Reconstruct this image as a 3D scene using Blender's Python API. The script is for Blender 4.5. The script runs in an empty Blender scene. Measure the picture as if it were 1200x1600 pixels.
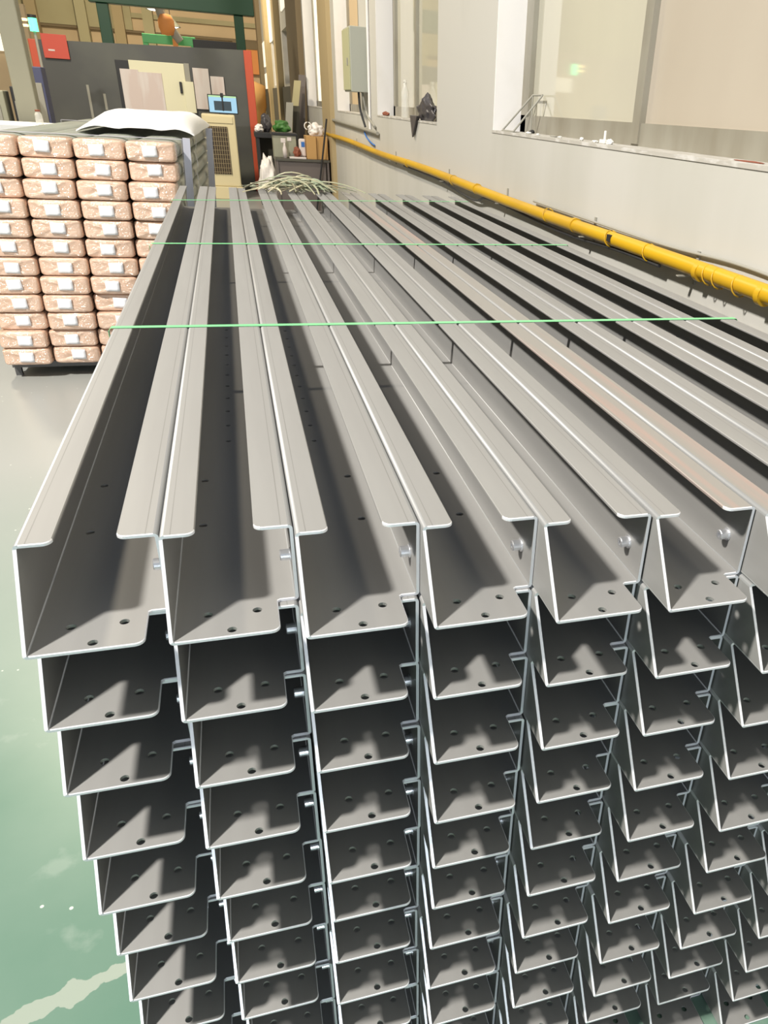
import bpy, bmesh, math, random
from mathutils import Vector, Matrix, noise
random.seed(7)
scn = bpy.context.scene
COL = scn.collection

# ------------------------------------------------------------------ camera
cam_d = bpy.data.cameras.new('camera'); cam = bpy.data.objects.new('camera', cam_d); COL.objects.link(cam)
CR, CU, CF = Vector((.9535, -.2962, .0554)), Vector((.1030, .4941, .8633)), Vector((.2829, .8176, -.5016))
CR.normalize(); CF = (CF - CF.dot(CR)*CR).normalized(); CU = CR.cross(CF)
cam.matrix_world = Matrix(((CR.x, CU.x, -CF.x, .272), (CR.y, CU.y, -CF.y, -.776), (CR.z, CU.z, -CF.z, 1.607), (0, 0, 0, 1)))
cam_d.sensor_fit = 'VERTICAL'; cam_d.sensor_height = 32.0
cam_d.lens = 1197.6/1600*32.0
cam_d.shift_x = -180.7/1600; cam_d.shift_y = 70.9/1600
cam_d.clip_start = .02; cam_d.clip_end = 200
scn.camera = cam

# ------------------------------------------------------------------ world, lamps, exposure
w = bpy.data.worlds.new('hall_air'); scn.world = w; w.use_nodes = True
w.node_tree.nodes['Background'].inputs[0].default_value = (.84, .94, 1.10, 1)
w.node_tree.nodes['Background'].inputs[1].default_value = .20
def area(name, loc, target, size, power, colour):
    l = bpy.data.lights.new(name, 'AREA'); l.shape = 'DISK'; l.size = size; l.energy = power; l.color = colour
    o = bpy.data.objects.new(name, l); COL.objects.link(o); o.location = loc
    o.rotation_euler = (Vector(target)-Vector(loc)).to_track_quat('-Z', 'Y').to_euler(); return o
area('high_bay_lamp_key', (-4.7, -.35, 7.6), (.5, .2, 1.0), .62, 1600, (1, .955, .875))
area('frontal_fill_light', (.2, -7.5, 1.9), (.2, 4.0, 1.3), 3.0, 210, (.84, .93, 1.0))  # added cool frontal light behind the camera; no doorway is built
area('high_bay_lamp_deep', (-2.6, 9.5, 7.4), (-.6, 12.0, 0.0), .7, 700, (1, .88, .68))
area('high_bay_lamp_far', (-2.0, 25.0, 7.6), (-1.0, 29.0, 0.0), .8, 1050, (1, .86, .62))
scn.view_settings.view_transform = 'Standard'; scn.view_settings.look = 'None'
scn.view_settings.exposure = 0.0; scn.view_settings.gamma = 1.0; scn.view_settings.use_curve_mapping = False

# ------------------------------------------------------------------ materials
def srgb(r, g, b):
    f = lambda c: (c/255/12.92) if c/255 <= .04045 else ((c/255+.055)/1.055)**2.4
    return (f(r), f(g), f(b), 1)
MATS = {}
def mat(name, rgb, rough=.6, metal=0., rgb2=None, nscale=(4, 4, 4), nlo=.35, nhi=.7, bump=0., bscale=(40, 40, 40),
        coat=0., coat_rough=.05, emit=None, estr=0., alpha=1., trans=0., coord='Object', detail=4., bdist=.002, rrange=0., ior=1.5, spec=.5):
    if name in MATS: return MATS[name]
    m = bpy.data.materials.new(name); m.use_nodes = True; nt = m.node_tree; N = nt.nodes; L = nt.links
    p = N['Principled BSDF']; p.inputs['Base Color'].default_value = rgb
    p.inputs['Roughness'].default_value = rough; p.inputs['Metallic'].default_value = metal; p.inputs['IOR'].default_value = ior
    p.inputs['Specular IOR Level'].default_value = spec
    p.inputs['Coat Weight'].default_value = coat; p.inputs['Coat Roughness'].default_value = coat_rough
    p.inputs['Alpha'].default_value = alpha; p.inputs['Transmission Weight'].default_value = trans
    if emit: p.inputs['Emission Color'].default_value = emit; p.inputs['Emission Strength'].default_value = estr
    tc = N.new('ShaderNodeTexCoord')
    if rgb2:
        mp = N.new('ShaderNodeMapping'); mp.inputs['Scale'].default_value = nscale
        n = N.new('ShaderNodeTexNoise'); n.inputs['Scale'].default_value = 1; n.inputs['Detail'].default_value = detail
        r = N.new('ShaderNodeValToRGB'); r.color_ramp.elements[0].position = nlo; r.color_ramp.elements[1].position = nhi
        r.color_ramp.elements[0].color = rgb; r.color_ramp.elements[1].color = rgb2
        L.new(tc.outputs[coord], mp.inputs['Vector']); L.new(mp.outputs[0], n.inputs['Vector'])
        L.new(n.outputs['Fac'], r.inputs[0]); L.new(r.outputs[0], p.inputs['Base Color'])
        if rrange:
            mr = N.new('ShaderNodeMapRange'); mr.inputs[3].default_value = rough-rrange; mr.inputs[4].default_value = rough+rrange
            L.new(n.outputs['Fac'], mr.inputs[0]); L.new(mr.outputs[0], p.inputs['Roughness'])
    if bump:
        mp2 = N.new('ShaderNodeMapping'); mp2.inputs['Scale'].default_value = bscale
        n2 = N.new('ShaderNodeTexNoise'); n2.inputs['Scale'].default_value = 1; n2.inputs['Detail'].default_value = 3
        b = N.new('ShaderNodeBump'); b.inputs['Strength'].default_value = bump; b.inputs['Distance'].default_value = bdist
        L.new(tc.outputs[coord], mp2.inputs['Vector']); L.new(mp2.outputs[0], n2.inputs['Vector'])
        L.new(n2.outputs['Fac'], b.inputs['Height'])
        if name != 'kraft_paper_in_film': L.new(b.outputs[0], p.inputs['Normal'])
        if coat: L.new(b.outputs[0], p.inputs['Coat Normal'])
    MATS[name] = m; return m

STEEL = mat('mill_steel', (.302, .299, .293, 1), .53, .3, (.248, .244, .238, 1), (14, 1.0, 14), .3, .75, rrange=.05)
def lip_material():
    m = STEEL.copy(); m.name = 'mill_steel_lip'; N = m.node_tree.nodes; L = m.node_tree.links; p = N['Principled BSDF']
    src = p.inputs['Base Color'].links[0].from_socket
    tc = N.new('ShaderNodeTexCoord'); sp = N.new('ShaderNodeSeparateXYZ'); L.new(tc.outputs['Object'], sp.inputs[0]); acc = None
    for x0 in (.0125, .1478-.0135):
        a = N.new('ShaderNodeMath'); a.operation = 'COMPARE'; a.inputs[1].default_value = x0; a.inputs[2].default_value = .0006; L.new(sp.outputs['X'], a.inputs[0])
        if acc is None: acc = a.outputs[0]
        else:
            q = N.new('ShaderNodeMath'); q.operation = 'MAXIMUM'; L.new(acc, q.inputs[0]); L.new(a.outputs[0], q.inputs[1]); acc = q.outputs[0]
    n = N.new('ShaderNodeTexNoise'); n.inputs['Scale'].default_value = 1; mp = N.new('ShaderNodeMapping'); mp.inputs['Scale'].default_value = (60, 2.5, 1)
    L.new(tc.outputs['Object'], mp.inputs['Vector']); L.new(mp.outputs[0], n.inputs['Vector'])
    w_ = N.new('ShaderNodeMath'); w_.operation = 'MULTIPLY'; L.new(acc, w_.inputs[0]); L.new(n.outputs['Fac'], w_.inputs[1])
    mx = N.new('ShaderNodeMixRGB'); mx.inputs[2].default_value = (.15, .145, .14, 1); L.new(w_.outputs[0], mx.inputs[0]); L.new(src, mx.inputs[1]); L.new(mx.outputs[0], p.inputs['Base Color']); return m
LIPM = lip_material()
EDGE = mat('cut_steel_edge', (.80, .80, .83, 1), .35, .35)
NUTM = mat('zinc_nut', (.78, .79, .82, 1), .25, .8)
CHALK = mat('chalked_steel', (.315, .30, .28, 1), .5, .35, (.42, .30, .265, 1), (40, .9, 26), .52, .72)
STRAPG = mat('green_strap', srgb(120, 205, 140), .35, bump=.15, bscale=(300, 300, 300))
WALLM = mat('painted_plaster', (.50, .488, .455, 1), .7, 0, (.42, .41, .365, 1), (1.3, 1.6, .55), .45, .8, bump=.12, bscale=(14, 14, 14), coord='Generated' if False else 'Object')
PLAST = mat('white_reveal_plaster', (.80, .78, .77, 1), .7, 0, (.70, .68, .64, 1), (3, 3, 2), .5, .8)
SILLM = mat('dusty_sill', (.42, .40, .36, 1), .8, 0, (.56, .545, .52, 1), (30, 9, 30), .5, .62)
FRAME = mat('dull_aluminium', (.36, .34, .285, 1), .45, .35, (.27, .245, .19, 1), (6, 6, 2), .4, .75)
GLASS1 = mat('milky_window_glass', (.52, .50, .41, 1), .04, 0, (.47, .45, .375, 1), (1.2, 1.2, .5), .35, .75, coat=.3)
GLASS2 = mat('pinkish_window_glass', (.44, .39, .325, 1), .05, 0, (.40, .35, .29, 1), (1.4, 1.4, .8), .35, .75, coat=.3)
BRIGHTW = mat('daylit_window_glass', (.9, .85, .72, 1), .3, emit=(1, .93, .76, 1), estr=.75)
PIPEY = mat('yellow_pipe_paint', srgb(198, 156, 16), .42, 0, srgb(176, 136, 40), (9, 1.5, 9), .45, .75)
CABLE = mat('black_cable', (.03, .03, .032, 1), .55)
GREYC = mat('grey_conduit', (.30, .29, .25, 1), .5)
PAPER = mat('kraft_paper_in_film', srgb(218, 184, 160), .45, 0, srgb(206, 168, 142), (9, 9, 14), .35, .7, bump=1., bscale=(34, 9, 54), coat=1., coat_rough=.17, bdist=.022)
PAPER.node_tree.nodes['Principled BSDF'].inputs['Coat IOR'].default_value = 2.0
SLEEVE = mat('grey_green_sleeve', (.33, .35, .30, 1), .38, 0, (.24, .255, .22, 1), (20, 1.0, 20), .35, .7, bump=.4, bscale=(30, 4, 30))
LABELM = mat('white_label_paper', (.88, .88, .92, 1), .45, coat=.6, coat_rough=.1)
FOAM = mat('white_foam_sheet', (.82, .82, .82, 1), .6, bump=.2, bscale=(12, 12, 12))
STEELBAND = mat('grey_band', (.46, .46, .52, 1), .4, .2)
FILM = mat('clear_film_strip', (.75, .75, .78, 1), .12, 0, coat=1., alpha=.55, bump=.8, bscale=(40, 40, 25), bdist=.01)
DARKP = mat('charcoal_panel', srgb(78, 78, 76), .4, 0, srgb(96, 97, 90), (.8, .8, .9), .4, .7)
REDP = mat('orange_red_paint', srgb(196, 84, 56), .45)
REDS = mat('red_sheet', srgb(196, 78, 62), .5)
CREAM = mat('cream_panel', srgb(222, 218, 190), .5)
WHITEP = mat('white_sheet_paper', srgb(214, 206, 204), .6, 0, srgb(205, 190, 186), (5, 1, 1), .45, .6)
CREAMC = mat('cream_cabinet', srgb(214, 202, 164), .5)
GRILLE = mat('dark_grille_back', srgb(62, 50, 36), .6)
GRILLB = mat('grille_bar', srgb(150, 135, 105), .5)
BLACK = mat('black_plastic', (.018, .018, .02, 1), .45)
GREENB = mat('green_steel_paint', srgb(22, 72, 44), .45)
GREENL = mat('light_green_paint', srgb(96, 190, 120), .45)
OLIVE = mat('olive_painted_wall', (.42, .375, .22, 1), .8, 0, (.34, .30, .17, 1), (.5, .5, .5), .4, .7)
BEIGE = mat('beige_far_wall', (.62, .47, .29, 1), .8, 0, (.52, .40, .25, 1), (.4, .4, .4), .4, .7)
ORANGEW = mat('orange_far_panel', srgb(226, 150, 84), .7)
BROWN = mat('brown_pilaster', (.20, .15, .085, 1), .8)
TANP = mat('tan_pilaster', (.40, .31, .17, 1), .8)
DARKB = mat('dark_wainscot', (.06, .055, .04, 1), .8)
COLM = mat('olive_column_paint', (.28, .27, .205, 1), .7)
CARD = mat('cardboard', srgb(186, 146, 92), .8)
DESKM = mat('grey_desk', srgb(104, 96, 94), .6)
DESKT = mat('desk_top', srgb(80, 78, 70), .4)
GREYB = mat('grey_box_paint', srgb(150, 150, 132), .5)
EBOX = mat('switch_box_paint', (.40, .41, .355, 1), .5)
EBOXS = mat('switch_box_side', (.42, .42, .26, 1), .5)
WHITEB = mat('white_plastic_bag', (.8, .76, .74, 1), .45, bump=.4, bscale=(25, 25, 25), bdist=.01)
BLACKB = mat('black_plastic_bag', (.055, .05, .055, 1), .35, bump=.6, bscale=(30, 30, 30), bdist=.01)
CLEARP = mat('clear_bottle', (.80, .79, .74, 1), .12, alpha=.45, coat=.5)
BLUE = mat('blue_mark', srgb(50, 110, 190), .5)
NAVY = mat('dull_navy', srgb(70, 74, 104), .6)
GREENP = mat('bright_green_plastic', srgb(62, 112, 48), .5)
OLDST = mat('faded_strapping', srgb(168, 160, 132), .5, 0, srgb(140, 150, 126), (8, 8, 8), .4, .6)
TIMBER = mat('bearer_timber', (.33, .23, .13, 1), .8, 0, (.25, .17, .10, 1), (4, 30, 30), .4, .7)
RUSTY = mat('rusty_brown', srgb(130, 72, 52), .7)
CHIP = mat('plaster_chip', (.74, .73, .70, 1), .8)
LEGM = mat('dark_stand_steel', (.10, .10, .10, 1), .5, .3)
LAMPE = mat('lamp_glow', (1, 1, 1, 1), .5, emit=(.88, .94, 1, 1), estr=4.)
GREENE = mat('green_signal_glow', (.1, .9, .5, 1), .4, emit=(.10, 1, .38, 1), estr=2.6)
AMBERE = mat('amber_signal_glow', (.9, .6, .2, 1), .4, emit=(1, .75, .35, 1), estr=2.)

def floor_material():
    m = bpy.data.materials.new('green_epoxy_floor'); m.use_nodes = True; nt = m.node_tree; N = nt.nodes; L = nt.links
    p = N['Principled BSDF']; p.inputs['Roughness'].default_value = .34
    tc = N.new('ShaderNodeTexCoord')
    def noise_(sc, det=5):
        n = N.new('ShaderNodeTexNoise'); n.inputs['Scale'].default_value = sc; n.inputs['Detail'].default_value = det
        L.new(tc.outputs['Object'], n.inputs['Vector']); return n
    def ramp(src, a, b, ca, cb):
        r = N.new('ShaderNodeValToRGB'); r.color_ramp.elements[0].position = a; r.color_ramp.elements[1].position = b
        r.color_ramp.elements[0].color = ca; r.color_ramp.elements[1].color = cb; L.new(src, r.inputs[0]); return r
    base = ramp(noise_(1.6).outputs['Fac'], .35, .7, (.09, .18, .132, 1), (.145, .226, .178, 1))
    worn = ramp(noise_(5.5, 8).outputs['Fac'], .60, .66, (0, 0, 0, 1), (.55, .55, .55, 1))
    mx = N.new('ShaderNodeMixRGB'); mx.inputs[2].default_value = (.21, .28, .235, 1)
    L.new(worn.outputs[0], mx.inputs[0]); L.new(base.outputs[0], mx.inputs[1])
    # greyer further down the aisle: glare on the glossy floor, painted into the colour
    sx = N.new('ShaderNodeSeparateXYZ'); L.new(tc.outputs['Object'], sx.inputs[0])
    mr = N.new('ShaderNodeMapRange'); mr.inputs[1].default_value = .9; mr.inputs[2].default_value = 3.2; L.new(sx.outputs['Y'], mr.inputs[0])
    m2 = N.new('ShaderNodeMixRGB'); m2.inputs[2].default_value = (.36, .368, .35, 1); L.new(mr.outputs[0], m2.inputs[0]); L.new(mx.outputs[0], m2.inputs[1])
    # one long peeled patch
    mp = N.new('ShaderNodeMapping'); mp.vector_type = 'TEXTURE'; mp.inputs['Location'].default_value = (-.215, .325, 0); mp.inputs['Rotation'].default_value = (0, 0, .33)
    mp.inputs['Scale'].default_value = (.15, .024, 1)
    nz = noise_(22, 3); ad = N.new('ShaderNodeMixRGB'); ad.blend_type = 'ADD'; ad.inputs[0].default_value = .06
    L.new(tc.outputs['Object'], ad.inputs[1]); L.new(nz.outputs['Color'], ad.inputs[2])
    sb = N.new('ShaderNodeVectorMath'); sb.operation = 'SUBTRACT'; sb.inputs[1].default_value = (.03, .03, 0)
    L.new(ad.outputs[0], sb.inputs[0]); L.new(sb.outputs[0], mp.inputs['Vector'])
    ln = N.new('ShaderNodeVectorMath'); ln.operation = 'LENGTH'
    s2 = N.new('ShaderNodeSeparateXYZ'); L.new(mp.outputs[0], s2.inputs[0]); c2 = N.new('ShaderNodeCombineXYZ')
    L.new(s2.outputs['X'], c2.inputs['X']); L.new(s2.outputs['Y'], c2.inputs['Y']); L.new(c2.outputs[0], ln.inputs[0])
    rp = ramp(ln.outputs['Value'], .95, 1.02, (1, 1, 1, 1), (0, 0, 0, 1))
    m3 = N.new('ShaderNodeMixRGB'); m3.inputs[2].default_value = (.27, .315, .265, 1); L.new(rp.outputs[0], m3.inputs[0]); L.new(m2.outputs[0], m3.inputs[1])
    # white specks
    v = N.new('ShaderNodeTexVoronoi'); v.inputs['Scale'].default_value = 14; L.new(tc.outputs['Object'], v.inputs['Vector'])
    sp = ramp(v.outputs['Distance'], .05, .07, (.8, .8, .8, 1), (0, 0, 0, 1))
    m4 = N.new('ShaderNodeMixRGB'); m4.inputs[2].default_value = (.62, .66, .60, 1); L.new(sp.outputs[0], m4.inputs[0]); L.new(m3.outputs[0], m4.inputs[1])
    L.new(m4.outputs[0], p.inputs['Base Color']); return m
FLOORM = floor_material()

# ------------------------------------------------------------------ helpers
class MB:
    """collects boxes, tubes, prisms into one mesh"""
    def __init__(s): s.v = []; s.f = []; s.m = []; s.sm = []
    def add(s, vs, fs, mi=0, smooth=False):
        o = len(s.v); s.v += [tuple(v) for v in vs]
        for f in fs: s.f.append(tuple(i+o for i in f)); s.m.append(mi); s.sm.append(smooth)
        return s
    def box(s, x0, x1, y0, y1, z0, z1, mi=0, M=None):
        vs = [Vector((x, y, z)) for z in (z0, z1) for x, y in ((x0, y0), (x1, y0), (x1, y1), (x0, y1))]
        if M: vs = [M @ v for v in vs]
        return s.add(vs, [(3, 2, 1, 0), (4, 5, 6, 7), (0, 1, 5, 4), (1, 2, 6, 5), (2, 3, 7, 6), (3, 0, 4, 7)], mi)
    def bbox(s, x0, x1, y0, y1, z0, z1, b=.01, mi=0, M=None):
        bm = bmesh.new(); bmesh.ops.create_cube(bm, size=1)
        for v in bm.verts: v.co = Vector(((x0+x1)/2+v.co.x*(x1-x0), (y0+y1)/2+v.co.y*(y1-y0), (z0+z1)/2+v.co.z*(z1-z0)))
        bmesh.ops.bevel(bm, geom=bm.edges[:], offset=b, segments=2, profile=.5, affect='EDGES')
        bm.verts.index_update()
        vs = [(M @ v.co) if M else v.co.copy() for v in bm.verts]; fs = [[v.index for v in f.verts] for f in bm.faces]; bm.free()
        return s.add(vs, fs, mi)
    def tube(s, pts, r, seg=10, mi=0, caps=True):
        pts = [Vector(p) for p in pts]; rr = r if isinstance(r, (list, tuple)) else [r]*len(pts); vs = []; fs = []
        t0 = (pts[1]-pts[0]).normalized(); up = Vector((0, 0, 1)) if abs(t0.z) < .9 else Vector((1, 0, 0))
        for i, p in enumerate(pts):
            t = (pts[min(i+1, len(pts)-1)]-pts[max(i-1, 0)]).normalized()
            a = t.cross(up).normalized(); b = a.cross(t)
            for k in range(seg):
                g = 2*math.pi*k/seg; vs.append(p+(a*math.cos(g)+b*math.sin(g))*rr[i])
        for i in range(len(pts)-1):
            for k in range(seg):
                k2 = (k+1) % seg; fs.append((i*seg+k, i*seg+k2, (i+1)*seg+k2, (i+1)*seg+k))
        s.add(vs, fs, mi, True)
        if caps:
            n = len(pts)-1; s.add(vs[:seg], [tuple(range(seg))][::-1], mi); s.add(vs[n*seg:], [tuple(range(seg))], mi)
        return s
    def ribbon(s, pts, wdir, wd, th, mi=0):
        """flat band through pts: wdir width direction, thickness along the local normal"""
        pts = [Vector(p) for p in pts]; wv = Vector(wdir).normalized(); vs = []; fs = []
        for i, p in enumerate(pts):
            t = (pts[min(i+1, len(pts)-1)]-pts[max(i-1, 0)]).normalized(); n = t.cross(wv).normalized()
            for a, b in ((-1, -1), (1, -1), (1, 1), (-1, 1)): vs.append(p+wv*a*wd/2+n*b*th/2)
        for i in range(len(pts)-1):
            for k in range(4):
                k2 = (k+1) % 4; fs.append((i*4+k, i*4+k2, (i+1)*4+k2, (i+1)*4+k))
        fs += [(3, 2, 1, 0), tuple(len(vs)-4+k for k in range(4))]
        return s.add(vs, fs, mi)
    def lathe(s, prof, c, seg=20, mi=0):
        c = Vector(c); vs = []; fs = []
        for r, z in prof:
            for k in range(seg):
                g = 2*math.pi*k/seg; vs.append(c+Vector((r*math.cos(g), r*math.sin(g), z)))
        for i in range(len(prof)-1):
            for k in range(seg):
                k2 = (k+1) % seg; fs.append((i*seg+k, i*seg+k2, (i+1)*seg+k2, (i+1)*seg+k))
        return s.add(vs, fs, mi, True)
    def mesh(s, name, mats):
        me = bpy.data.meshes.new(name); me.from_pydata(s.v, [], s.f)
        for m in (mats if isinstance(mats, (list, tuple)) else [mats]): me.materials.append(m)
        me.polygons.foreach_set('material_index', s.m); me.polygons.foreach_set('use_smooth', s.sm)
        bm = bmesh.new(); bm.from_mesh(me); bmesh.ops.recalc_face_normals(bm, faces=bm.faces[:]); bm.to_mesh(me); bm.free()
        me.update(); return me
    def build(s, name, mats, parent=None, loc=None):
        return link(name, s.mesh(name, mats), parent, loc)
def link(name, data, parent=None, loc=None, rot=None):
    o = bpy.data.objects.new(name, data); COL.objects.link(o)
    if parent: o.parent = parent
    if loc: o.location = loc
    if rot: o.rotation_euler = rot
    return o
def tag(o, label=None, cat=None, group=None, kind=None):
    if label: o['label'] = label
    if cat: o['category'] = cat
    if group: o['group'] = group
    if kind: o['kind'] = kind
    return o
def empty(name, loc=(0, 0, 0), rz=0): 
    o = link(name, None, None, loc); o.rotation_euler.z = rz; o.empty_display_size = .05; return o
def copy_tree(o, parent=None):
    c = o.copy(); COL.objects.link(c); c.parent = parent
    for ch in [x for x in bpy.data.objects if x.parent == o]: copy_tree(ch, c)
    return c

# ------------------------------------------------------------------ the setting
XW = 1.8            # inner face of the right wall
fl = MB().box(-9, XW+.25, -4, 40, -.2, 0).build('floor', FLOORM); tag(fl, 'worn green epoxy workshop floor', kind='structure')
# right wall with window openings (y0, y1, z0, z1)
OPEN = [(.35, 4.27, 1.50, 3.6), (5.73, 8.44, 1.50, 3.6), (9.58, 11.82, 1.49, 3.6), (13.5, 16.4, 1.5, 3.6),
        (19.6, 22.2, 1.9, 3.0), (24.4, 26.6, 1.9, 3.0), (28.6, 31.0, 1.9, 3.0)]
mb = MB(); y = -4
for a, b, c, d in OPEN:
    mb.box(XW, XW+.25, y, a, 0, 6); mb.box(XW, XW+.25, a, b, 0, c); mb.box(XW, XW+.25, a, b, d, 6); y = b
mb.box(XW, XW+.25, y, 40, 0, 6)
wr = mb.build('wall_right', WALLM); tag(wr, 'cream plastered wall with deep window openings', kind='structure')
tag(MB().box(-9, XW, 36, 36.25, 0, 9).build('wall_back', BEIGE), 'far beige end wall of the hall', kind='structure')
tag(MB().box(-9.2, -9, -4, 40, 0, 9).build('wall_left', OLIVE), 'olive side wall of the hall', kind='structure')

def window(n, opening, panes, label, jamb=True):
    a, b, c, d = opening; xf = XW+.17
    r = empty('window_%d' % n, (xf, (a+b)/2, c)); tag(r, label, kind='structure')
    def part(name, m, *bx, mt=None): 
        o = MB().box(*bx).build(name, mt, r); o.matrix_parent_inverse = Matrix.Translation(-r.location); return o
    part('sill_ledge', None, XW-.004, xf+.02, a, b, c-.002, c+.012, mt=SILLM)
    part('reveal', None, XW+.002, xf+.03, b-.012, b+.001, c, d, mt=PLAST)
    part('bottom_rail', None, xf, xf+.05, a, b, c, c+.10, mt=FRAME)
    part('top_rail', None, xf, xf+.05, a, b, d-.08, d, mt=FRAME)
    part('frame_post', None, xf, xf+.05, b-.10, b-.012, c, d, mt=FRAME)
    part('frame_post', None, xf-.01, xf+.03, b-.16, b-.115, c+.1, d, mt=FRAME)
    part('frame_post', None, xf, xf+.05, a, a+.06, c, d, mt=FRAME)
    for y0, y1, m in panes:
        part('pane', None, xf+.02, xf+.03, y0, y1, c+.10, d-.08, mt=m)
        if y0 > a+.1: part('mullion', None, xf-.008, xf+.045, y0-.035, y0+.035, c+.02, d, mt=FRAME)
    return r
window(1, OPEN[0], [(.41, 2.68, GLASS2), (2.68, 4.15, GLASS1)], 'wide nearest window with milky panes and dull metal frame')
window(2, OPEN[1], [(5.79, 7.3, GLASS1), (7.3, 8.32, GLASS1)], 'tall window with a bottle and black bag on its sill')
window(3, OPEN[2], [(9.64, 10.7, BRIGHTW), (10.7, 11.72, BEIGE)], 'window partly hidden by the grey switch box')
window(4, OPEN[3], [(13.56, 15.2, BRIGHTW), (15.2, 16.3, BRIGHTW)], 'window behind the tan pilaster')
for k in (4, 5, 6):
    window(k+1, OPEN[k], [(OPEN[k][0]+.06, OPEN[k][1]-.1, OLIVE)], ['first', 'second', 'third'][k-4]+' dim window beyond the dark pilaster')
# clerestory strips far down the wall
for i, (y0, y1, z0, z1) in enumerate([(20.0, 21.6, 3.35, 5.4), (23.4, 24.8, 3.2, 4.6), (26.4, 27.6, 3.0, 4.2), (30.6, 32.0, 1.55, 2.3), (30.6, 32.0, 2.5, 3.2)]):
    o = MB().box(XW-.03, XW+.01, y0, y1, z0, z1).build('window_%d' % (8+i), BRIGHTW); tag(o, 'high narrow daylit window strip far down the wall', kind='structure', group='daylit strips far down the wall')
# pilasters and wainscot
for i, (y0, y1, dx, m, lab) in enumerate([(12.2, 13.3, .06, TANP, 'tan pilaster beside the cardboard box'), (16.6, 19.2, .10, BROWN, 'dark brown pilaster behind the desk'),
                                 (22.6, 23.4, .14, TANP, 'tan pilaster deep in the hall'), (27.2, 28.2, .14, TANP, 'tan pilaster deep in the hall'), (32.6, 33.6, .14, BROWN, 'brown pilaster next to the end wall')]):
    tag(MB().box(XW-dx, XW+.01, y0, y1, 0, 6).build('trim_%d' % (i+1), m), lab, kind='structure')
tag(MB().box(XW-.05, XW+.002, 19.2, 36, 0, 1.85).build('trim_6', DARKB), 'dark painted lower band of the far wall', kind='structure')

# ------------------------------------------------------------------ steel channels
W = .15; BW = .1478; BH = .1062; PITCH = .1064; T0 = .004; RO = .0054; TAB = .066; LEN = 4.02; BASEZ = 1.065
LL, LR = .0385, .0445                                     # lip widths, left and right
TABX = .122
def inset(lp, d):
    n = len(lp); A = sum(lp[i][0]*lp[(i+1) % n][1]-lp[(i+1) % n][0]*lp[i][1] for i in range(n)); sg = 1 if A > 0 else -1; out = []
    for i in range(n):
        p, q, r_ = Vector(lp[i-1]), Vector(lp[i]), Vector(lp[(i+1) % n]); a = (q-p).normalized(); b = (r_-q).normalized()
        na = Vector((-a.y, a.x))*sg; nb = Vector((-b.y, b.x))*sg; m_ = (na+nb).normalized(); k = d/max(.3, m_.dot(na)); joint = abs(q.x-RO) < 1e-6 or abs(q.x-(BW-RO)) < 1e-6; out.append((q.x if joint else q.x+m_.x*k, q.y if (joint and False) else q.y+m_.y*k))
    return out
def sheet(outline, holes, z0, z1):
    """flat plate with holes: outline and holes are lists of (x, y)"""
    bm = bmesh.new(); loops = []
    for lp in [outline]+holes:
        vs = [bm.verts.new((p[0], p[1], 0)) for p in lp]; loops.append(vs)
        for i in range(len(vs)): bm.edges.new((vs[i], vs[(i+1) % len(vs)]))
    bmesh.ops.triangle_fill(bm, use_beauty=True, use_dissolve=False, edges=bm.edges[:])
    bm.verts.index_update()
    co = [(v.co.x, v.co.y) for v in bm.verts]; fs = [[v.index for v in f.verts] for f in bm.faces]
    lo = [[v.index for v in l] for l in loops]; bm.free(); n = len(co)
    ch = .0011; top = list(co); ins = inset(outline, ch); nO = len(outline)
    for k, p in enumerate(lo[0]): top[p] = ins[k]
    m = MB(); m.v = [(x, y, z1) for x, y in top]+[(x, y, z0) for x, y in co]+[(outline[k][0], outline[k][1], z1-ch) for k in range(nO)]
    for f in fs:
        m.f.append(tuple(f)); m.m.append(0); m.sm.append(False); m.f.append(tuple(i+n for i in f)[::-1]); m.m.append(0); m.sm.append(False)
    l = lo[0]
    for i in range(nO):
        i2 = (i+1) % nO; a, b, c_, d_ = l[i], l[i2], 2*n+i, 2*n+i2
        flat_joint = abs(outline[i][0]-outline[i2][0]) < 1e-6 and (abs(outline[i][0]-RO) < 1e-6 or abs(outline[i][0]-(BW-RO)) < 1e-6)
        m.f += [(a, b, d_, c_), (c_, d_, b+n, a+n)]; longe = abs(outline[i][1]-outline[i2][1]) > .5; m.m += [0 if (flat_joint or longe) else 1, 0 if longe else 1]; m.sm += [False, False]
    for l in lo[1:]:
        for i in range(len(l)):
            a, b = l[i], l[(i+1) % len(l)]; m.f.append((a, b, b+n, a+n)); m.m.append(0); m.sm.append(False)
    return m
def arc(cx, cy, r, a0, a1, n=5): return [(cx+r*math.cos(math.radians(a0+(a1-a0)*i/n)), cy+r*math.sin(math.radians(a0+(a1-a0)*i/n))) for i in range(n+1)]
def circ(cx, cy, r, n=14): return [(cx+r*math.cos(2*math.pi*i/n), cy+r*math.sin(2*math.pi*i/n)) for i in range(n)]
def base_mesh(row):
    o = [(RO, LEN), (RO, -TAB)]+arc(TABX-.011, -TAB+.011, .011, -90, 0)+[(TABX, -.002), (TABX+.003, 0), (BW-RO, 0), (BW-RO, LEN)]
    H = [circ(.27*W, -TAB+.325*W, .0056), circ(.648*W, -TAB+.315*W, .0056), circ(.452*W, -TAB+.080*W, .0056)]
    for xx in (.205, .705):
        for yy in (1.89, 2.93): H.append(circ(xx*W, -TAB+yy*W, .0058))
    if row: H += [circ(.45*W, -TAB+(4.04+.53*k)*W, .0044, 10) for k in range(11)]
    return sheet(o, H, 0, T0).mesh('base_plate', [STEEL, EDGE])
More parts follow.
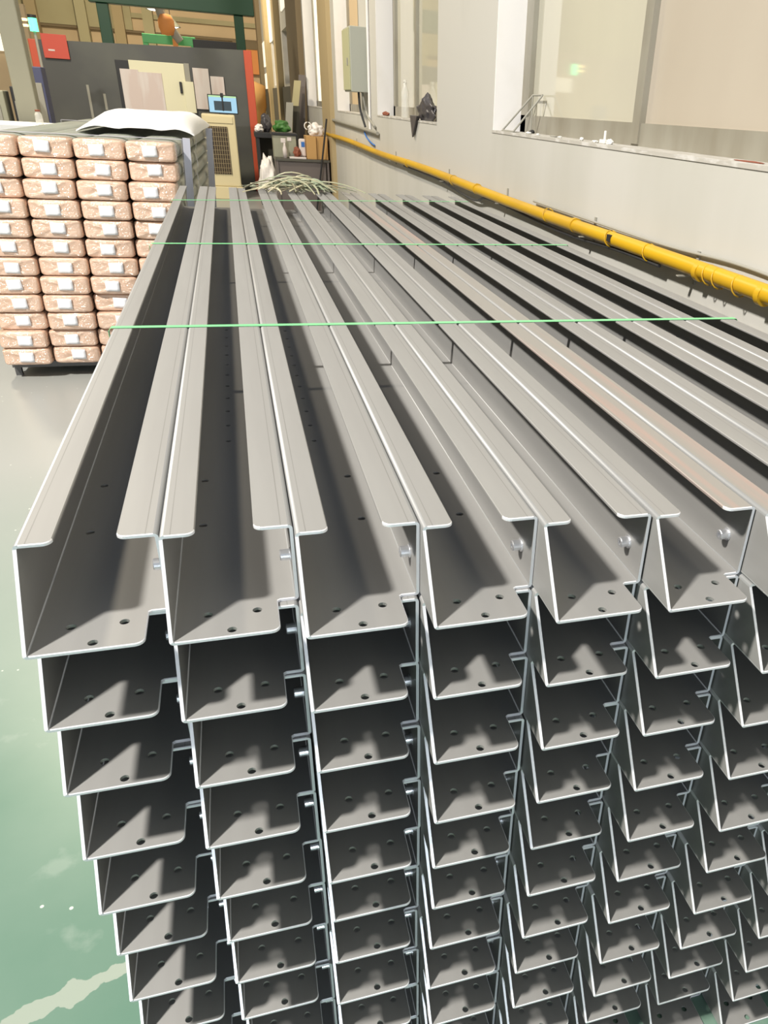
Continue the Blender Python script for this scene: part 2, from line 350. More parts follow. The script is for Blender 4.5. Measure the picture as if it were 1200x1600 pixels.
def lip_mesh(left):
    if left: o = [(RO, 0)]+arc(LL-.010, .010, .010, -90, 0)+[(LL, LEN-.01), (RO, LEN)]
    else: o = [(BW-RO, LEN), (BW-LR, LEN)]+arc(BW-LR+.010, .010, .010, 180, 270)+[(BW-RO, 0)]
    return sheet(o, [], BH-T0, BH).mesh('top_lip', [LIPM, EDGE])
def wall_mesh(left):
    ri = RO-T0; S = []                                      # samples: outer (x,z), inner (x,z), front y
    for i in range(6):
        a = math.radians(-90-90*i/5)                        # lower bend
        S.append(((RO+RO*math.cos(a), RO+RO*math.sin(a)), (RO+ri*math.cos(a), RO+ri*math.sin(a)), None))
    for i in range(6):
        a = math.radians(180-90*i/5)                        # upper bend
        S.append(((RO+RO*math.cos(a), BH-RO+RO*math.sin(a)), (RO+ri*math.cos(a), BH-RO+ri*math.sin(a)), None))
    m = MB(); Q = []
    for (o, i_, _) in S:
        z = o[1]
        if left: yf = -TAB if z <= RO*.6 else (0. if z >= BH-RO*1.1 else -TAB*(1-(z-RO*.6)/(BH-RO*1.7)))
        else: yf = 0.
        fx = (lambda x: x) if left else (lambda x: BW-x)
        Q.append([(fx(o[0]), yf, o[1]), (fx(o[0]), LEN, o[1]), (fx(i_[0]), yf, i_[1]), (fx(i_[0]), LEN, i_[1])])
    for q in Q: m.v += q
    for k in range(len(Q)-1):
        a = 4*k; b = 4*(k+1); flat = (k == 5)
        for f, mi in (((a, a+1, b+1, b), 0), ((a+2, b+2, b+3, a+3), 0), ((a, b, b+2, a+2), 1), ((a+1, a+3, b+3, b+1), 1)):
            m.f.append(f); m.m.append(mi); m.sm.append(mi == 0 and not flat)
    return m.mesh('side_wall', [STEEL, EDGE])
def nut_mesh():
    # hollow rivet nut, axis along -X, flange against the wall
    prof = [(.0032, -.0135), (.0064, -.0135), (.0074, -.0125), (.0074, -.0015), (.0094, -.0012), (.0094, 0)]
    m = MB(); seg = 18; vs = []; fs = []
    prof = [(.0032, -.004)]+prof
    for r_, d in prof:
        for k in range(seg):
            g = 2*math.pi*k/seg; vs.append((d, r_*math.cos(g), r_*math.sin(g)))
    for i in range(len(prof)-1):
        for k in range(seg):
            k2 = (k+1) % seg; fs.append((i*seg+k, i*seg+k2, (i+1)*seg+k2, (i+1)*seg+k))
    fs.append(tuple(range(seg))); m.add(vs, fs); return m.mesh('rivet_nut', [NUTM])
ME = dict(basea=base_mesh(False), baseb=base_mesh(True), ll=lip_mesh(True), lr=lip_mesh(False), wl=wall_mesh(True), wr=wall_mesh(False), nut=nut_mesh())
# tab-front positions down the aisle, in channel widths, measured column by column (rows = layers from the top)
YT = {1: [.007, .016, .026, -.042, -.063, .002, -.031], 2: [-.046, -.117, -.143, -.179, -.169, -.129, -.118, -.087],
      3: [-.192, -.240, -.213, -.256, -.262, -.174, -.168, -.193], 4: [-.286, -.313, -.356, -.407, -.347, -.293, -.272, -.289],
      5: [-.427, -.377, -.425, -.415, -.378, -.405, -.414, -.375, -.377], 6: [-.483, -.499, -.484, -.510, -.542, -.486, -.500, -.527, -.508, -.439],
      7: [-.62, -.663, -.606, -.610, -.670, -.639, -.649, -.615, -.552, -.475]}
XT = {1: [.02, .006, -.01, .003, -.003, .012, .006], 2: [1, .997, 1.007, .995, .998, 1.012, 1.007, .99], 3: [2, 1.985, 1.99, 2, 2.005, 2.015, 2.01, 1.99],
      4: [2.99, 2.985, 2.988, 2.99, 2.997, 3.012, 3.002, 2.98], 5: [3.98, 3.972, 3.978, 3.995, 4.004, 4.014, 4.007, 3.985, 4.005],
      6: [4.985, 4.975, 4.978, 4.988, 5.008, 5.018, 5.006, 4.984, 5.003, 5.01], 7: [5.985, 5.975, 5.982, 5.996, 6.013, 6.03, 6.015, 5.997, 6.008, 6.02]}
ORD = ['first', 'second', 'third', 'fourth', 'fifth', 'sixth', 'seventh', 'eighth', 'ninth', 'tenth', 'eleventh', 'twelfth']
for j in range(11):
    for c in range(1, 11):
        yr = YT.get(c, []); xr = XT.get(c, [])
        yt = (yr[j] if j < len(yr) else (sum(yr)/len(yr) if yr else -.62-.1*(c-7)+random.uniform(-.03, .03)))*W
        xt = (xr[j] if j < len(xr) else c-1+.004)*W
        if c > 1: xt = max(xt, prev+.1482)
        prev = xt
        root = empty('steel_channel', (xt, yt+TAB, BASEZ-PITCH*j))
        link('base_plate', ME['baseb'] if (c in (2, 3)) else ME['basea'], root)
        link('side_wall', ME['wl'], root); wrt = link('side_wall', ME['wr'], root)
        l1 = link('top_lip', ME['ll'], root); l2 = link('top_lip', ME['lr'], root)
        if j == 0 and c in (6, 7):
            for lp in ([l2] if c == 6 else [l1]):
                lp.material_slots[0].link = 'OBJECT'; lp.material_slots[0].material = CHALK
        link('rivet_nut', ME['nut'], wrt, (BW-T0, .275*W, .285*W))
        where = 'top layer' if j == 0 else ORD[j]+' layer from the top'
        col = 'column along the green aisle' if c == 1 else ('column next to the cream wall' if c == 10 else ORD[c-1]+' column from the green aisle')
        tag(root, 'bare steel C-channel, %s, %s' % (where, col), 'steel channel', 'steel channels in the stack')
# green straps around the stack
zt = BASEZ+BH; SL, SR = -.006, 1.5065
for yy, y2, nm in ((1.018, 1.004, 'closest to the drilled channel ends'), (2.126, 2.207, 'in the middle of the stack'), (3.393, 3.691, 'close to the tangled strapping')):
    pts = []
    zb = BASEZ-10*PITCH-.0005
    loop = [(SL, zb), (SL, zt-.006), (SL+.006, zt+.0012), (.5, zt+.0011), (1.0, zt+.0011), (SR-.006, zt+.0012), (SR, zt-.006), (SR, zb), (SL, zb)]
    for x, z in loop: pts.append((x, yy+(y2-yy)*(x/1.5), z))
    o = MB().ribbon(pts, (0, 1, 0), .016, .0008).build('packing_strap', STRAPG)
    tag(o, 'light green plastic packing strap over the channels, '+nm, 'strap', 'green straps round the channel stack')
# tangle of old strapping on the far ends
mb = MB()
for k in range(46):
    cx = random.gauss(.62, .075); cy = 3.93+random.uniform(-.12, .14); a = random.uniform(-.9, .9); ln = random.uniform(.18, .42); hh = random.uniform(.01, .075)*max(.25, 1-abs(cx-.62)*2.6)
    bend = random.uniform(-.12, .12); pts = []
    for i in range(9):
        t = i/8-.5; x = cx+t*ln*math.cos(a)-bend*(t*t*4)*math.sin(a); yv = cy+t*ln*math.sin(a)*.7+bend*(t*t*4)*math.cos(a)
        pts.append((x, yv, zt+.004+k*.00035+hh*(1-4*t*t)))
    mb.ribbon(pts, (math.sin(a)*.8, -math.cos(a)*.8, random.uniform(-.5, .5)), .011, .0012)
for x, yv, dx, dz in ((.645, 3.85, -.035, .085), (.66, 3.9, .02, .075), (.58, 3.95, -.05, .06)):
    mb.ribbon([(x, yv, zt+.004), (x+dx*.5, yv, zt+.004+dz*.6), (x+dx, yv+.01, zt+.004+dz)], (.3, 1, 0), .011, .0012)
hp = mb.build('strapping_tangle', OLDST); tag(hp, 'tangle of discarded pale strapping on the far channel ends', 'strapping', kind='stuff')

# ------------------------------------------------------------------ pile of wrapped bundles
def pillow(wd, ht, y_prof, seg=40, n=5., seed=0, amp=.0):
    vs = []; fs = []
    for s, yv in y_prof:
        for k in range(seg):
            g = 2*math.pi*k/seg; c_, s_ = math.cos(g), math.sin(g)
            x = math.copysign(abs(c_)**(2/n), c_)*wd/2*s; z = math.copysign(abs(s_)**(2/n), s_)*ht/2*s
            d = noise.noise(Vector((x*30, yv*30+seed*7.3, z*40)))*amp
            vs.append((x*(1+d*2), yv+d, z*(1+d*3)+ht/2))
    for i in range(len(y_prof)-1):
        for k in range(seg):
            k2 = (k+1) % seg; fs.append((i*seg+k, i*seg+k2, (i+1)*seg+k2, (i+1)*seg+k))
    m = MB(); m.add(vs, fs, 0, True)
    m.add(vs[:seg], [tuple(range(seg))], 0); m.add(vs[-seg:], [tuple(range(seg))], 0)
    return m
BWD, BHT = .266, .1052
paper = [pillow(BWD*.995, BHT*.985, [(.02, .000), (.30, -.003), (.55, -.003), (.75, -.002), (.88, .001), (.95, .006), (.985, .015), (1., .035), (1., .10), (.985, .145), (.95, .16)], 52, 8.0, s, .010).mesh('paper_end', PAPER) for s in range(4)]
sleeve = pillow(BWD*.985, BHT*.985, [(.96, .14), (1, .16), (1., 1.2), (1., 2.4), (1., 3.4), (.93, 3.44)], 24, 3.2).mesh('sleeve', SLEEVE)
def label_mesh():
    m = MB(); n = 5; vs = []
    for i in range(n):
        for k in range(n):
            vs.append(((i/(n-1)-.5)*.078, -.0115+.0012*math.sin(i*1.7+k), (k/(n-1)-.5)*.058))
    for i in range(n-1):
        for k in range(n-1): m.f.append((i*n+k, (i+1)*n+k, (i+1)*n+k+1, i*n+k+1)); m.m.append(0); m.sm.append(True)
    m.v = vs; b = len(vs)
    m.v = vs+[(x, yv+.008, z) for x, yv, z in vs]
    for f in list(m.f): m.f.append(tuple(i+b for i in f)[::-1]); m.m.append(0); m.sm.append(True)
    rim = [i*n for i in range(n)]+[(n-1)*n+k for k in range(1, n)]+[i*n+n-1 for i in range(n-2, -1, -1)]+[k for k in range(n-2, 0, -1)]
    for i in range(len(rim)): a, c = rim[i], rim[(i+1) % len(rim)]; m.f.append((a, c, c+b, a+b)); m.m.append(0); m.sm.append(False)
    return m.mesh('paper_label', LABELM)
LBL = label_mesh()
PY0 = 4.573; PR = math.radians(-2.4); NR = 12
def bag_x(cc, rr):      # cc 0..3 (3 against the stack), rr 0 = top
    return -.975+.2735*cc - .0062*rr + (.006*math.sin(rr*2.3))
CN = ['outermost column', 'second column inwards', 'third column inwards', 'column beside the channels']
for rr in range(NR):
    z0 = .089+(NR-1-rr)*BHT
    for cc in range(4):
        root = empty('wrapped_bundle', (bag_x(cc, rr), PY0+random.uniform(-.015, .015)+(.05 if (rr < 6 and False) else 0), z0), PR)
        pe = link('paper_end', random.choice(paper), root); link('sleeve', sleeve, root)
        lb = link('paper_label', LBL, pe, (random.uniform(-.012, .02), 0, BHT/2+random.uniform(-.006, .01))); lb.rotation_euler.y = random.uniform(-.06, .06)
        lv = 'top row' if rr == 0 else ('bottom row' if rr == NR-1 else ORD[rr]+' row from the top')
        tag(root, 'film-wrapped kraft bundle, %s, %s' % (lv, CN[cc]), 'bundle', 'wrapped bundles in the pile')
# stand under the pile
st = empty('pallet_stand', (-.6, 5.0, 0)); tag(st, 'low dark steel stand under the wrapped bundles', 'stand')
def kid(o, root): o.parent = root; o.matrix_parent_inverse = root.matrix_basis.inverted() if False else Matrix.Translation(-root.location); return o
kid(MB().box(-1.16, -.02, 4.66, 4.70, .05, .0862).build('cross_bar', LEGM), st)
kid(MB().box(-1.0, .2, 7.5, 7.54, .05, .0862).build('cross_bar', LEGM), st)
for x, yv in ((-1.15, 4.66), (-.06, 4.66), (-.98, 7.5), (.12, 7.5)): kid(MB().box(x, x+.035, yv, yv+.035, 0, .05).build('leg', LEGM), st)
kid(MB().box(-1.14, -1.10, 4.7, 7.5, .05, .0862).build('side_rail', LEGM), st)
# bands around the pile + film + foam
ztop = .088+NR*BHT
def pile_right(yv, z): # x of the pile's right face at height z
    rr = (ztop-z)/BHT-.5; return -.975+.2735*3-.0062*rr+BWD/2-math.tan(PR)*(yv-PY0)
def pile_left(yv, z): 
    rr = (ztop-z)/BHT-.5; return -.975-.0062*rr-BWD/2-math.tan(PR)*(yv-PY0)
for yv, wd, m, lab in ((4.92, .055, STEELBAND, 'flat grey band round the bundle pile close to the paper ends'), (7.2, .06, STEELBAND, 'flat grey band round the bundle pile by the cream cabinet')):
    xr0, xr1 = pile_right(yv, ztop), pile_right(yv, .09); xl0, xl1 = pile_left(yv, ztop), pile_left(yv, .09)
    o = MB().ribbon([(xl1-.012, yv, .0878), (xl0-.012, yv, ztop+.004), (xr0+.012, yv, ztop+.004), (xr1+.012, yv, .0878), (xl1-.012, yv, .0878)], (0, 1, 0), wd, .002).build('pile_band', m)
    tag(o, lab, 'strap', 'grey bands round the bundle pile')
    zb_, zt_ = .35, (ztop+.012 if yv < 6 else ztop-.003); xa, xb = pile_right(yv, zb_)+.017, pile_right(yv, zt_)+.017; tk_ = .042 if yv < 6 else .05
    eb_ = MB().add([(xa, yv-.03, zb_), (xa+tk_, yv-.03, zb_), (xa+tk_, yv-.02, zb_), (xa, yv+.03, zb_), (xb, yv-.03, zt_), (xb+tk_, yv-.03, zt_), (xb+tk_, yv-.02, zt_), (xb, yv+.03, zt_)], [(3, 2, 1, 0), (4, 5, 6, 7), (0, 1, 5, 4), (1, 2, 6, 5), (2, 3, 7, 6), (3, 0, 4, 7)]).build('edge_board', STEELBAND, o)
pts = []
for i in range(15):
    z = ztop-.004-i*.05; pts.append((pile_right(6.0, z)+.014+.006*math.sin(i*2.1), 6.0+.02*math.sin(i*1.3), z))
tag(MB().ribbon(pts, (0, 1, .1), .10, .003).build('film_strip', FILM), 'crumpled clear film strip hanging down the bundle pile', 'plastic film')
# foam sheet on the pile
m = MB(); nx, ny = 26, 14; vs = []
for a in range(nx):
    for b in range(ny):
        u_, v_ = a/(nx-1), b/(ny-1)
        x = -.63+.70*u_+.035*v_*2; yv = 5.30+v_*2.2
        edge = min(1, min(u_, 1-u_)*7)*min(1, (v_)*3+.1)*min(1, (1-v_)*4+.2)
        z = ztop+.012+.105*edge**.6+.010*noise.noise(Vector((u_*5, v_*3, 1)))+.012*(1-edge)*abs(math.sin(u_*9))
        vs.append((x, yv, z))
n = len(vs); m.v = vs+[(x, yv, z-.008) for x, yv, z in vs]
for a in range(nx-1):
    for b in range(ny-1):
        q = (a*ny+b, (a+1)*ny+b, (a+1)*ny+b+1, a*ny+b+1); m.f += [q, tuple(i+n for i in q)[::-1]]; m.m += [0, 0]; m.sm += [True, True]
rim = [a*ny for a in range(nx)]+[(nx-1)*ny+b for b in range(1, ny)]+[a*ny+ny-1 for a in range(nx-2, -1, -1)]+[b for b in range(ny-2, 0, -1)]
for i in range(len(rim)): a, b = rim[i], rim[(i+1) % len(rim)]; m.f.append((a, b, b+n, a+n)); m.m.append(0); m.sm.append(False)
tag(m.build('foam_sheet', FOAM), 'puffy white foam sheet laid over the bundle pile', 'foam sheet')

# ------------------------------------------------------------------ right wall fittings
px, pz = XW-.045, 1.178
pr_ = empty('gas_pipe', (px, 6, pz)); tag(pr_, 'long yellow painted pipe running along the cream wall', 'pipe')
pp = []
for i in range(26):
    yv = .2+i*.506; pp.append((px, yv, pz+.006*math.sin(i*.7)))
kid(MB().tube(pp, .027, 16).build('pipe_run', PIPEY), pr_)
for yv in (1.25, 1.62, 2.75, 4.4, 6.6): kid(MB().tube([(px, yv-.012, pz), (px, yv+.012, pz)], .0315, 16).build('coupling', PIPEY), pr_)
for yv in (1.72, 2.62, 3.9, 5.3, 7.4, 10): 
    kid(MB().box(XW-.075, XW-.001, yv-.008, yv+.008, pz-.033, pz-.029).box(XW-.006, XW-.001, yv-.008, yv+.008, pz-.06, pz+.05).build('pipe_bracket', GREYC), pr_)
for yv in (1.38, 1.50, 1.56, 2.0, 2.35, 3.1, 5.0):
    ti = MB().tube([(px+.031*math.cos(a), yv+.01*math.sin(a), pz+.031*math.sin(a)) for a in [2*math.pi*i/14 for i in range(15)]], .0025, 6).build('cable_tie', PIPEY); kid(ti, pr_)
kid(MB().box(px-.032, px-.02, 2.30, 2.33, pz-.006, pz+.02).build('tape_patch', BLACK), pr_)
def cable(name, pts, r, m, lab, cat='cable', group=None):
    # smooth through the points
    P = [Vector(p) for p in pts]; out = []
    for i in range(len(P)-1):
        p0, p1, p2, p3 = P[max(i-1, 0)], P[i], P[i+1], P[min(i+2, len(P)-1)]
        for k in range(6):
            t = k/6; out.append(.5*((2*p1)+(p2-p0)*t+(2*p0-5*p1+4*p2-p3)*t*t+(3*p1-p0-3*p2+p3)*t**3))
    out.append(P[-1]); return tag(MB().tube(out, r, 8).build(name, m), lab, cat, group)
cable('wall_cable', [(px-.005, 1.9, pz-.03), (px, 2.3, pz-.034), (XW-.03, 2.8, pz-.055), (XW-.03, 3.3, pz-.05), (px, 3.75, pz-.034), (px, 4.2, pz-.034), (XW-.03, 4.5, pz-.075), (XW-.03, 5.0, pz-.06), (px, 5.5, pz-.033), (px, 6.8, pz-.034)], .007, CABLE, 'black cable sagging below the yellow pipe')
cable('upper_wire', [(XW-.02, .9, pz+.028), (XW-.012, 1.2, pz+.045), (XW-.012, 1.5, pz+.05), (XW-.015, 1.9, pz+.036), (XW-.02, 2.4, pz+.034), (XW-.02, 3.4, pz+.034)], .005, GREYC, 'thin grey wire lying on top of the yellow pipe')
cable('grey_conduit', [(XW-.025, 8.3, 1.345), (XW-.025, 9, 1.352), (XW-.025, 10.5, 1.365), (XW-.025, 12.2, 1.375)], .018, GREYC, 'grey conduit running above the yellow pipe', 'conduit')
cable('box_cable', [(1.70, 9.05, 1.71), (1.71, 9.04, 1.55), (XW-.045, 8.99, 1.38)], .012, CABLE, 'black cable dropping from the switch box', 'cable', 'cables below the switch box')
cable('box_cable', [(1.74, 9.05, 1.71), (1.765, 8.9, 1.5), (XW-.02, 8.5, 1.40)], .012, GREYC, 'grey cable dropping from the switch box', 'cable', 'cables below the switch box')
cable('loop_cable', [(XW-.012, 9.3, 1.325), (XW-.02, 9.1, 1.28), (XW-.02, 8.8, 1.24), (XW-.012, 8.6, 1.222)], .008, BLUE, 'thin blue cable between conduit and yellow pipe')
eb = empty('switch_box', (1.7, 9.2, 1.71)); tag(eb, 'grey sheet-metal switch box on the wall between windows', 'switch box')
kid(MB().bbox(1.61, XW+.002, 8.95, 9.5, 1.71, 2.3, .006).build('cabinet', EBOX), eb)
kid(MB().bbox(1.597, 1.612, 8.965, 9.485, 1.725, 2.285, .004).build('door', EBOXS), eb)
kid(MB().bbox(1.585, 1.6, 9.05, 9.08, 1.95, 2.02, .004).build('door_latch', GREYC), eb)
cable('wall_conduit', [(XW-.015, 8.85, 1.36), (XW-.015, 8.85, 2.5), (XW-.015, 8.85, 4.0)], .014, PLAST, 'slim white conduit rising beside the switch box', 'conduit')
# things on the sills
bt = empty('plastic_bottle', (1.865, 7.28, 1.513)); tag(bt, 'clear plastic bottle standing on the window sill', 'bottle')
MB().lathe([(.0, 0), (.034, .0), (.037, .01), (.036, .10), (.032, .13), (.037, .16), (.036, .20), (.018, .255), (.014, .275), (.0, .275)], (0, 0, 0), 20).build('body', CLEARP, bt)
MB().lathe([(.0, .272), (.017, .272), (.017, .298), (.0, .298)], (0, 0, 0), 16).build('cap', CLEARP, bt)
def blob(name, c, rad, m, lab, cat, seed, extra=None):
    bm = bmesh.new(); bmesh.ops.create_icosphere(bm, subdivisions=4, radius=1)
    for v in bm.verts:
        d = v.co.normalized(); k = 1+.35*noise.noise(d*1.9+Vector((seed, 0, 0)))+.16*noise.noise(d*5+Vector((0, seed, 0)))
        v.co = Vector((d.x*rad[0]*k, d.y*rad[1]*k, max(d.z*rad[2]*k, -rad[2]*.85)))
        if extra: v.co = extra(v.co)
    zmin = min(v.co.z for v in bm.verts); me = bpy.data.meshes.new(name)
    for v in bm.verts: v.co.z -= zmin
    for f in bm.faces: f.smooth = True
    bm.to_mesh(me); bm.free(); me.materials.append(m)
    return tag(link(name, me, None, c), lab, cat)
bb = blob('plastic_bag', (1.86, 6.35, 1.511), (.05, .26, .075), BLACKB, 'crumpled black plastic bag on the window sill', 'bag', 3.1,
     lambda p: Vector((p.x-.0, p.y, p.z+.05*math.exp(-((p.y)/.08)**2)*(1 if p.z > 0 else 0))))
fm = MB(); fm.add([(-.085, .12, .03), (-.08, .42, .03), (-.085, .30, -.13), (-.05, .14, .03), (-.05, .40, .035), (-.070, .30, -.125)], [(0, 1, 2), (5, 4, 3), (0, 3, 4, 1), (1, 4, 5, 2), (2, 5, 3, 0)])
fl2 = fm.build('hanging_flap', BLACKB, bb, (0, -.12, 0))
blob('rusty_scrap', (1.83, 8.1, 1.511), (.02, .16, .02), RUSTY, 'small rusty scrap on the sill left of the bottle' if False else 'small rusty scrap on the sill beyond the bottle', 'scrap', 8.4)
# bracket in the nearest window's corner
br = empty('window_bracket', (1.9, 4.1, 1.512)); tag(br, 'thin metal corner bracket standing on the wide window sill', 'bracket')
for a, b in (((1.815, 4.12, 1.516), (1.955, 4.02, 1.70)), ((1.82, 3.93, 1.516), (1.955, 3.86, 1.70)), ((1.955, 4.02, 1.70), (1.955, 3.86, 1.70)), ((1.815, 4.12, 1.516), (1.82, 3.93, 1.516)), ((1.955, 4.02, 1.516), (1.955, 4.02, 1.70))):
    kid(MB().tube([a, b], .005, 8).build('rod', GREYC), br)
kid(MB().box(1.806, 1.86, 3.93, 4.12, 1.511, 1.515).build('foot_plate', GREYC), br)
for k, (x, yv, sx, sy, sz, mm, lb) in enumerate([(1.93, 3.93, .03, .05, .02, BLACK, 'small dark scrap beside the window bracket'), (1.86, 3.78, .03, .05, .012, CHIP, 'white plaster chip beside the window bracket'),
        (1.85, 3.60, .02, .03, .01, CHIP, 'tiny plaster chip between the window bracket and grey splinter'), (1.87, 3.42, .02, .08, .008, GREYC, 'flat grey splinter on the wide sill'), (1.86, 3.30, .02, .02, .01, CHIP, 'tiny plaster chip right beside the flat grey splinter'),
        (1.86, 3.02, .018, .018, .016, CHIP, 'tiny round plaster chip next to the flat white chip'), (1.86, 2.86, .02, .06, .01, CHIP, 'flat white chip by the broken white plug'), (1.85, 2.68, .03, .04, .022, CHIP, 'crumpled white paper scrap by the broken white plug'),
        (1.86, 1.62, .012, .16, .006, RUSTY, 'thin brown splinter at the near end of the wide sill')]):
    o = blob('sill_fragment', (x, yv, 1.5115), (sx/2, sy/2, sz/2), mm, lb, 'fragment', 11+k*1.7); o['group'] = 'fragments on the wide window sill'
wp = empty('wall_plug', (1.86, 2.76, 1.512)); tag(wp, 'broken white plastic plug standing on the wide window sill', 'plug')
MB().bbox(-.012, .012, -.03, .03, 0, .016, .003).build('body', CHIP, wp); MB().bbox(-.004, .004, -.008, .004, .014, .05, .002).build('stem', CHIP, wp)

# ------------------------------------------------------------------ far machine enclosure
me_ = empty('machine_enclosure', (-.9, 16.6, 0)); tag(me_, 'large charcoal machine enclosure with orange red corner posts', 'machine')
Yp = 16.5
kid(MB().add([(-2.62, Yp, 0), (.72, Yp, 0), (.72, Yp, 2.32), (-2.62, Yp, 2.24), (-2.62, Yp+2, 0), (.72, Yp+2, 0), (.72, Yp+2, 2.32), (-2.62, Yp+2, 2.24)], [(0, 1, 2, 3), (5, 4, 7, 6), (1, 5, 6, 2), (4, 0, 3, 7), (3, 2, 6, 7)]).build('panel', DARKP), me_)
kid(MB().bbox(-2.76, -2.62, Yp-.03, Yp+.12, 0, 2.24, .01).build('corner_post', REDP), me_)
kid(MB().bbox(.72, .86, Yp-.03, Yp+.12, 0, 2.32, .01).build('corner_post', REDP), me_)
dr = kid(MB().bbox(-1.24, -.33, Yp-.03, Yp, 1.0, 2.04, .006).build('door', CREAM), me_)
kid(MB().bbox(-1.46, -1.24, Yp-.015, Yp, 1.0, 2.03, .004).build('door_track', BLACK), me_)
kid(MB().bbox(-.33, -.24, Yp-.015, Yp, 1.0, 2.05, .004).build('door_track', GREYC), me_)
h = MB().bbox(-.44, -.40, Yp-.07, Yp-.03, 1.58, 1.76, .005).build('door_handle', BLACK); h.parent = dr
kid(MB().bbox(-.37, -.20, Yp-.09, Yp-.015, 1.28, 1.77, .008).build('control_box', CREAM), me_)
for x, z0, z1 in ((-1.99, 1.05, 1.62), (-1.74, 1.25, 1.5)): kid(MB().box(x, x+.04, Yp-.004, Yp+.001, z0, z1).build('scratch_mark', GREYC), me_)  # pale scratch streaks on the panel, modelled as thin strips
rs_ = empty('red_sheet', (-2.355, Yp-.042, 1.98)); kid(MB().bbox(-2.55, -2.16, Yp-.05, Yp-.034, 1.98, 2.33, .004).build('sheet', REDS), rs_); kid(MB().box(-2.47, -2.37, Yp-.053, Yp-.0495, 2.085, 2.11).build('pale_smear', WHITEP), rs_)
tag(rs_, 'square red sheet hung at the corner of the machine', 'sheet')
for x0, x1, z0, z1, lab in ((-1.40, -1.10, 1.28, 1.90, 'tall white paper hung over the machine door edge'), (-1.10, -.72, 1.28, 1.87, 'pinkish white paper taped on the machine door'),
                      (-.19, .08, 1.35, 1.99, 'ruled white chart on the charcoal panel behind the monitor'), (.10, .33, 1.55, 1.88, 'small white sheet next to the ruled chart')):
    o = MB().bbox(x0, x1, Yp-.045, Yp-.033 if x0 < -.5 else Yp-.001, z0, z1, .002).build('notice_sheet', WHITEP); tag(o, lab, 'paper', 'papers on the machine')
# cabinet cooler with monitor
cc_ = empty('air_cooler', (.2, 15.2, 0)); tag(cc_, 'cream floor-standing air cooler with a barred grille', 'air cooler')
kid(MB().bbox(-.10, .44, 15.0, 15.5, .2, 1.31, .02).build('body', CREAMC), cc_)
kid(MB().bbox(-.02, .30, 14.985, 15.0, .40, 1.13, .003).build('grille_back', GRILLE), cc_)
for i in range(9): x = -.01+i*.0375; kid(MB().box(x-.004, x+.004, 14.97, 14.986, .40, 1.13).build('grille_bar', GRILLB), cc_)
for i in range(11): z = .43+i*.068; kid(MB().box(-.02, .30, 14.974, 14.986, z-.003, z+.003).build('grille_bar', GRILLB), cc_)
kid(MB().bbox(-.12, .46, 14.96, 15.54, 0, .2, .01).build('base', CREAMC), cc_)
kid(MB().bbox(-.05, .40, 14.985, 15.0, 1.18, 1.28, .004).build('control_strip', CREAMC), cc_)
def screen_mat():
    m = bpy.data.materials.new('monitor_screen'); m.use_nodes = True; N = m.node_tree.nodes; L = m.node_tree.links; p = N['Principled BSDF']
    tc = N.new('ShaderNodeTexCoord'); s = N.new('ShaderNodeSeparateXYZ'); L.new(tc.outputs['Generated'], s.inputs[0])
    def band(sock, a, b):
        g = N.new('ShaderNodeMath'); g.operation = 'GREATER_THAN'; g.inputs[1].default_value = a; L.new(sock, g.inputs[0])
        l = N.new('ShaderNodeMath'); l.operation = 'LESS_THAN'; l.inputs[1].default_value = b; L.new(sock, l.inputs[0])
        q = N.new('ShaderNodeMath'); q.operation = 'MULTIPLY'; L.new(g.outputs[0], q.inputs[0]); L.new(l.outputs[0], q.inputs[1]); return q.outputs[0]
    q = N.new('ShaderNodeMath'); q.operation = 'MULTIPLY'; L.new(band(s.outputs['X'], .18, .80), q.inputs[0]); L.new(band(s.outputs['Z'], .12, .68), q.inputs[1])
    mx = N.new('ShaderNodeMixRGB'); mx.inputs[1].default_value = (.42, .74, .95, 1); mx.inputs[2].default_value = (.02, .05, .07, 1); L.new(q.outputs[0], mx.inputs[0])
    top = N.new('ShaderNodeMixRGB'); top.inputs[2].default_value = (.55, .85, .45, 1); L.new(band(s.outputs['Z'], .90, 1.1), top.inputs[0]); L.new(mx.outputs[0], top.inputs[1])
    L.new(top.outputs[0], p.inputs['Emission Color']); p.inputs['Emission Strength'].default_value = .9; p.inputs['Base Color'].default_value = (.02, .02, .02, 1); return m
mo = empty('computer_monitor', (.27, 15.2, 1.31)); tag(mo, 'small monitor with light blue screen on the air cooler', 'monitor')
kid(MB().bbox(.03, .51, 15.18, 15.22, 1.29+.03, 1.60, .008).build('bezel', BLACK), mo)
kid(MB().box(.045, .495, 15.172, 15.181, 1.335, 1.585).build('screen', screen_mat()), mo)
kid(MB().bbox(.20, .34, 15.15, 15.27, 1.3105, 1.325, .004).build('stand', BLACK), mo)
kid(MB().bbox(.24, .29, 15.15, 15.19, 1.56, 1.625, .008).bbox(.255, .28, 15.155, 15.17, 1.36, 1.57, .004).build('camera_clip', BLACK), mo)
